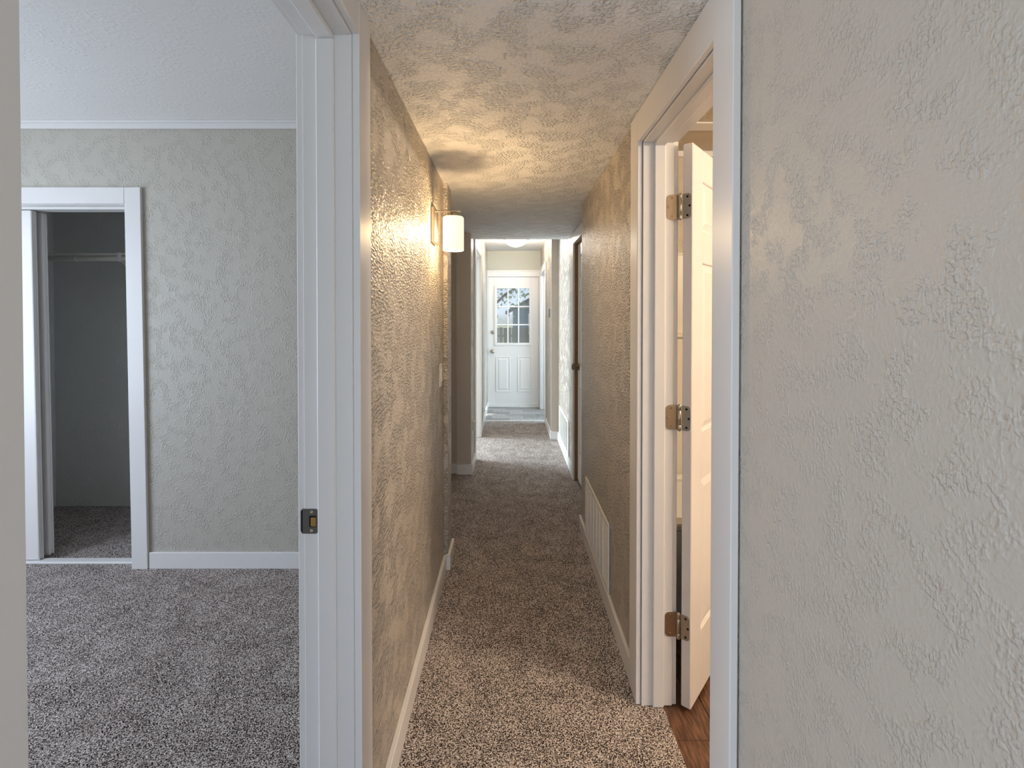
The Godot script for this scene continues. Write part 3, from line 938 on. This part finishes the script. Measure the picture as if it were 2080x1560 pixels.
func fittings() -> void:
	# wall lamp
	var o := thing("wall_lamp", "lit wall lamp with a white glass cylinder shade on a brushed nickel plate", "wall lamp", Vector3(LEFT, 1.765, -2.315))
	lb(o, "backplate", M.nickel, Vector3(0.009, 0.082, 0), Vector3(0.018, 0.165, 0.115), 0.002)
	lb(o, "arm", M.nickel, Vector3(0.076, 0.153, 0), Vector3(0.116, 0.008, 0.022), 0.002)
	put(o, "socket_cup", lathe([Vector2(0, 0.126), Vector2(0.026, 0.126), Vector2(0.026, 0.132), Vector2(0.020, 0.134), Vector2(0.018, 0.146), Vector2(0.012, 0.150), Vector2(0, 0.150)], 24), M.nickel, Vector3(0.098, 0, 0))
	put(o, "glass_shade", lathe([Vector2(0.046, -0.034), Vector2(0.050, -0.033), Vector2(0.050, 0.120), Vector2(0.047, 0.126), Vector2(0.010, 0.127)], 40), M.shade, Vector3(0.098, 0, 0))
	put(o, "lamp_bulb", lathe([Vector2(0, 0.0), Vector2(0.018, 0.006), Vector2(0.029, 0.025), Vector2(0.028, 0.045), Vector2(0.016, 0.075), Vector2(0.013, 0.110), Vector2(0, 0.110)], 20), M.bulb_glow, Vector3(0.098, 0, 0))
	put(o, "shade_cap", lathe([Vector2(0, 0.121), Vector2(0.046, 0.121), Vector2(0.046, 0.1235), Vector2(0, 0.1235)], 32), M.nickel, Vector3(0.098, 0, 0))
	bulb("wall_lamp_light", Vector3(0.098, 0.055, 0), 0.20, Color(1.0, 0.84, 0.62), 0.028, o)

	# dome light by the entry
	o = thing("ceiling_lamp", "lit frosted dome ceiling light above the entry, half hidden by the low ceiling", "ceiling lamp", Vector3(0.083, HIGH, -6.30))
	put(o, "canopy", lathe([Vector2(0, -0.020), Vector2(0.150, -0.020), Vector2(0.155, -0.012), Vector2(0.150, 0.0), Vector2(0, 0.0)], 36), M.nickel)
	put(o, "glass_dome", lathe([Vector2(0, -0.108), Vector2(0.04, -0.105), Vector2(0.08, -0.092), Vector2(0.115, -0.070), Vector2(0.140, -0.044), Vector2(0.150, -0.020)], 40), M.dome)
	put(o, "finial", lathe([Vector2(0, -0.125), Vector2(0.008, -0.121), Vector2(0.010, -0.114), Vector2(0.006, -0.107), Vector2(0, -0.105)], 16), M.nickel)
	bulb("ceiling_lamp_light", Vector3(0, -0.060, 0), 0.55, Color(1.0, 0.95, 0.88), 0.04, o)

	# light switch
	o = thing("light_switch", "white light switch plate on the left wall below the wall lamp", "light switch", Vector3(LEFT, 1.105, -2.545))
	lb(o, "plate", M.plastic, Vector3(0.003, 0, 0), Vector3(0.006, 0.118, 0.072), 0.002)
	lb(o, "rocker", M.plastic, Vector3(0.008, 0, 0), Vector3(0.006, 0.066, 0.034), 0.002)

	# grilles
	o = thing("vent_grille", "large white return vent grille low on the near right wall", "vent grille", Vector3(RIGHT, 0.092, -2.628), "", "wall vent grilles")
	o.rotation.y = -PI / 2
	grille(o, 0.684, 0.335, 7, 20)
	o = thing("vent_grille", "white vent grille low on the far right wall, before the smooth wall end", "vent grille", Vector3(0.562, 0.092, -4.945), "", "wall vent grilles")
	o.rotation.y = -PI / 2
	grille(o, 0.85, 0.330, 7, 16)

	# thermostat
	o = thing("thermostat", "small grey thermostat box on the far right wall", "thermostat", Vector3(0.481, 1.395, -5.645))
	lb(o, "base", M.plastic, Vector3(-0.004, 0.055, 0), Vector3(0.008, 0.112, 0.082), 0.002)
	lb(o, "cover", M.grey_plastic, Vector3(-0.016, 0.055, 0), Vector3(0.018, 0.104, 0.076), 0.004)

	# outlet with a plugged-in adapter
	o = thing("wall_outlet", "white wall outlet with a boxy plug-in adapter, low on the far left wall", "outlet", Vector3(-0.344, 0.36, -4.44))
	lb(o, "plate", M.plastic, Vector3(0.003, 0.0, 0), Vector3(0.006, 0.118, 0.072), 0.002)
	lb(o, "adapter", M.plastic, Vector3(0.020, 0.045, 0), Vector3(0.028, 0.085, 0.052), 0.004)

# ------------------------------------------------------------------ outdoors, seen through the panes

func outside() -> void:
	var o := room("ground", "pale dry lawn outside the entry door", "ground")
	bx(o, "lawn", M.lawn, -60, 60, -0.8, -0.6, -40, 90)
	var rng := RandomNumberGenerator.new()
	rng.seed = 5

	o = thing("entry_deck", "small wooden deck outside the entry door", "deck", Vector3(0.1, -0.6, -8.4))
	for i in 12:
		lb(o, "deck_board", M.fence, Vector3(0, 0.48, 0.78 - i * 0.142), Vector3(1.7, 0.03, 0.136), 0.003)
	for x in [-0.8, 0.8]:
		for z in [-0.75, 0.75]:
			lb(o, "post", M.fence, Vector3(x, 0.70, z), Vector3(0.07, 1.40, 0.07), 0.004)
	for x in [-0.8, 0.8]:
		lb(o, "handrail", M.fence, Vector3(x, 1.42, 0), Vector3(0.09, 0.035, 1.62), 0.004)
		for i in 8:
			lb(o, "baluster", M.fence, Vector3(x, 0.95, -0.60 + i * 0.17), Vector3(0.03, 0.92, 0.03))

	o = thing("board_fence", "weathered board fence across the yard outside", "fence", Vector3(0, -0.6, -17))
	for i in 60:
		lb(o, "board", M.fence, Vector3(-4.5 + i * 0.15, 0.80 + rng.randf_range(-0.015, 0.015), rng.randf_range(-0.006, 0.006)), Vector3(0.135, 1.6, 0.02))
	for y in [0.35, 1.3]:
		lb(o, "rail", M.fence, Vector3(0, y, -0.03), Vector3(9.2, 0.08, 0.04))

	o = thing("house", "pale gabled neighbour house beyond the fence outside", "house", Vector3(3.6, -0.6, -24))
	var gable := PackedVector2Array([Vector2(-3.4, 0), Vector2(3.4, 0), Vector2(3.4, 2.3), Vector2(0, 4.2), Vector2(-3.4, 2.3)])
	put(o, "walls", extrude(gable, 6.0), M.siding, Vector3(0, 0, -3))
	for s in [-1.0, 1.0]:
		var p := PackedVector2Array([Vector2(s * 3.8, 2.08), Vector2(0, 4.2), Vector2(0, 4.36), Vector2(s * 3.8, 2.24)])
		put(o, "roof", extrude(p, 6.6), M.roof, Vector3(0, 0, -3))
	for x in [-2.2, -0.4]:
		lb(o, "window", M.trim, Vector3(x, 1.55, 0.02), Vector3(0.95, 1.15, 0.05), 0.01)
		lb(o, "window_pane", M.roof, Vector3(x, 1.55, 0.04), Vector3(0.75, 0.95, 0.03))

	# trees
	for q in [[-0.62, 12.6, 0.22, 4.2, "thick-trunked shade tree close outside the entry door, at its left panes"], [-2.6, 19.5, 0.18, 5.0, "leafy tree behind the fence, left of the neighbour house"]]:
		var t := thing("shade_tree", q[4], "tree", Vector3(q[0], -0.6, -q[1]), "", "trees outside")
		var h: float = q[3]
		put(t, "trunk", tube([Vector3(0, 0, 0), Vector3(0.05, h * 0.3, 0), Vector3(-0.02, h * 0.6, 0.03), Vector3(0.06, h, 0)], q[2], 12, q[2] * 0.45), M.bark)
		var tips := []
		for i in 9:
			var a := rng.randf() * TAU
			var y0 := h * rng.randf_range(0.35, 0.9)
			var e := Vector3(cos(a), rng.randf_range(0.1, 0.8), sin(a)) * rng.randf_range(0.8, 1.7)
			var s := Vector3(0, y0, 0)
			put(t, "branch", tube([s, s + e * 0.5 + Vector3(0, 0.08, 0), s + e], 0.05, 6, 0.012), M.bark)
			tips.append(s + e)
			tips.append(s + e * 0.6)
		var leaf := extrude(PackedVector2Array([Vector2(-0.06, 0), Vector2(0, -0.025), Vector2(0.06, 0), Vector2(0, 0.025)]), 0.002)
		var mm := MultiMesh.new()
		mm.transform_format = MultiMesh.TRANSFORM_3D
		mm.mesh = leaf
		mm.instance_count = 2200
		for i in mm.instance_count:
			var c: Vector3 = tips[i % tips.size()]
			var v := Vector3(rng.randfn(), rng.randfn() * 0.8, rng.randfn()) * 0.32
			mm.set_instance_transform(i, Transform3D(Basis.from_euler(Vector3(rng.randf() * TAU, rng.randf() * TAU, rng.randf() * TAU)), c + v))
		var f := MultiMeshInstance3D.new()
		f.name = "foliage"
		f.multimesh = mm
		f.material_override = M.leaf
		f.set_meta("kind", "stuff")
		t.add_child(f)
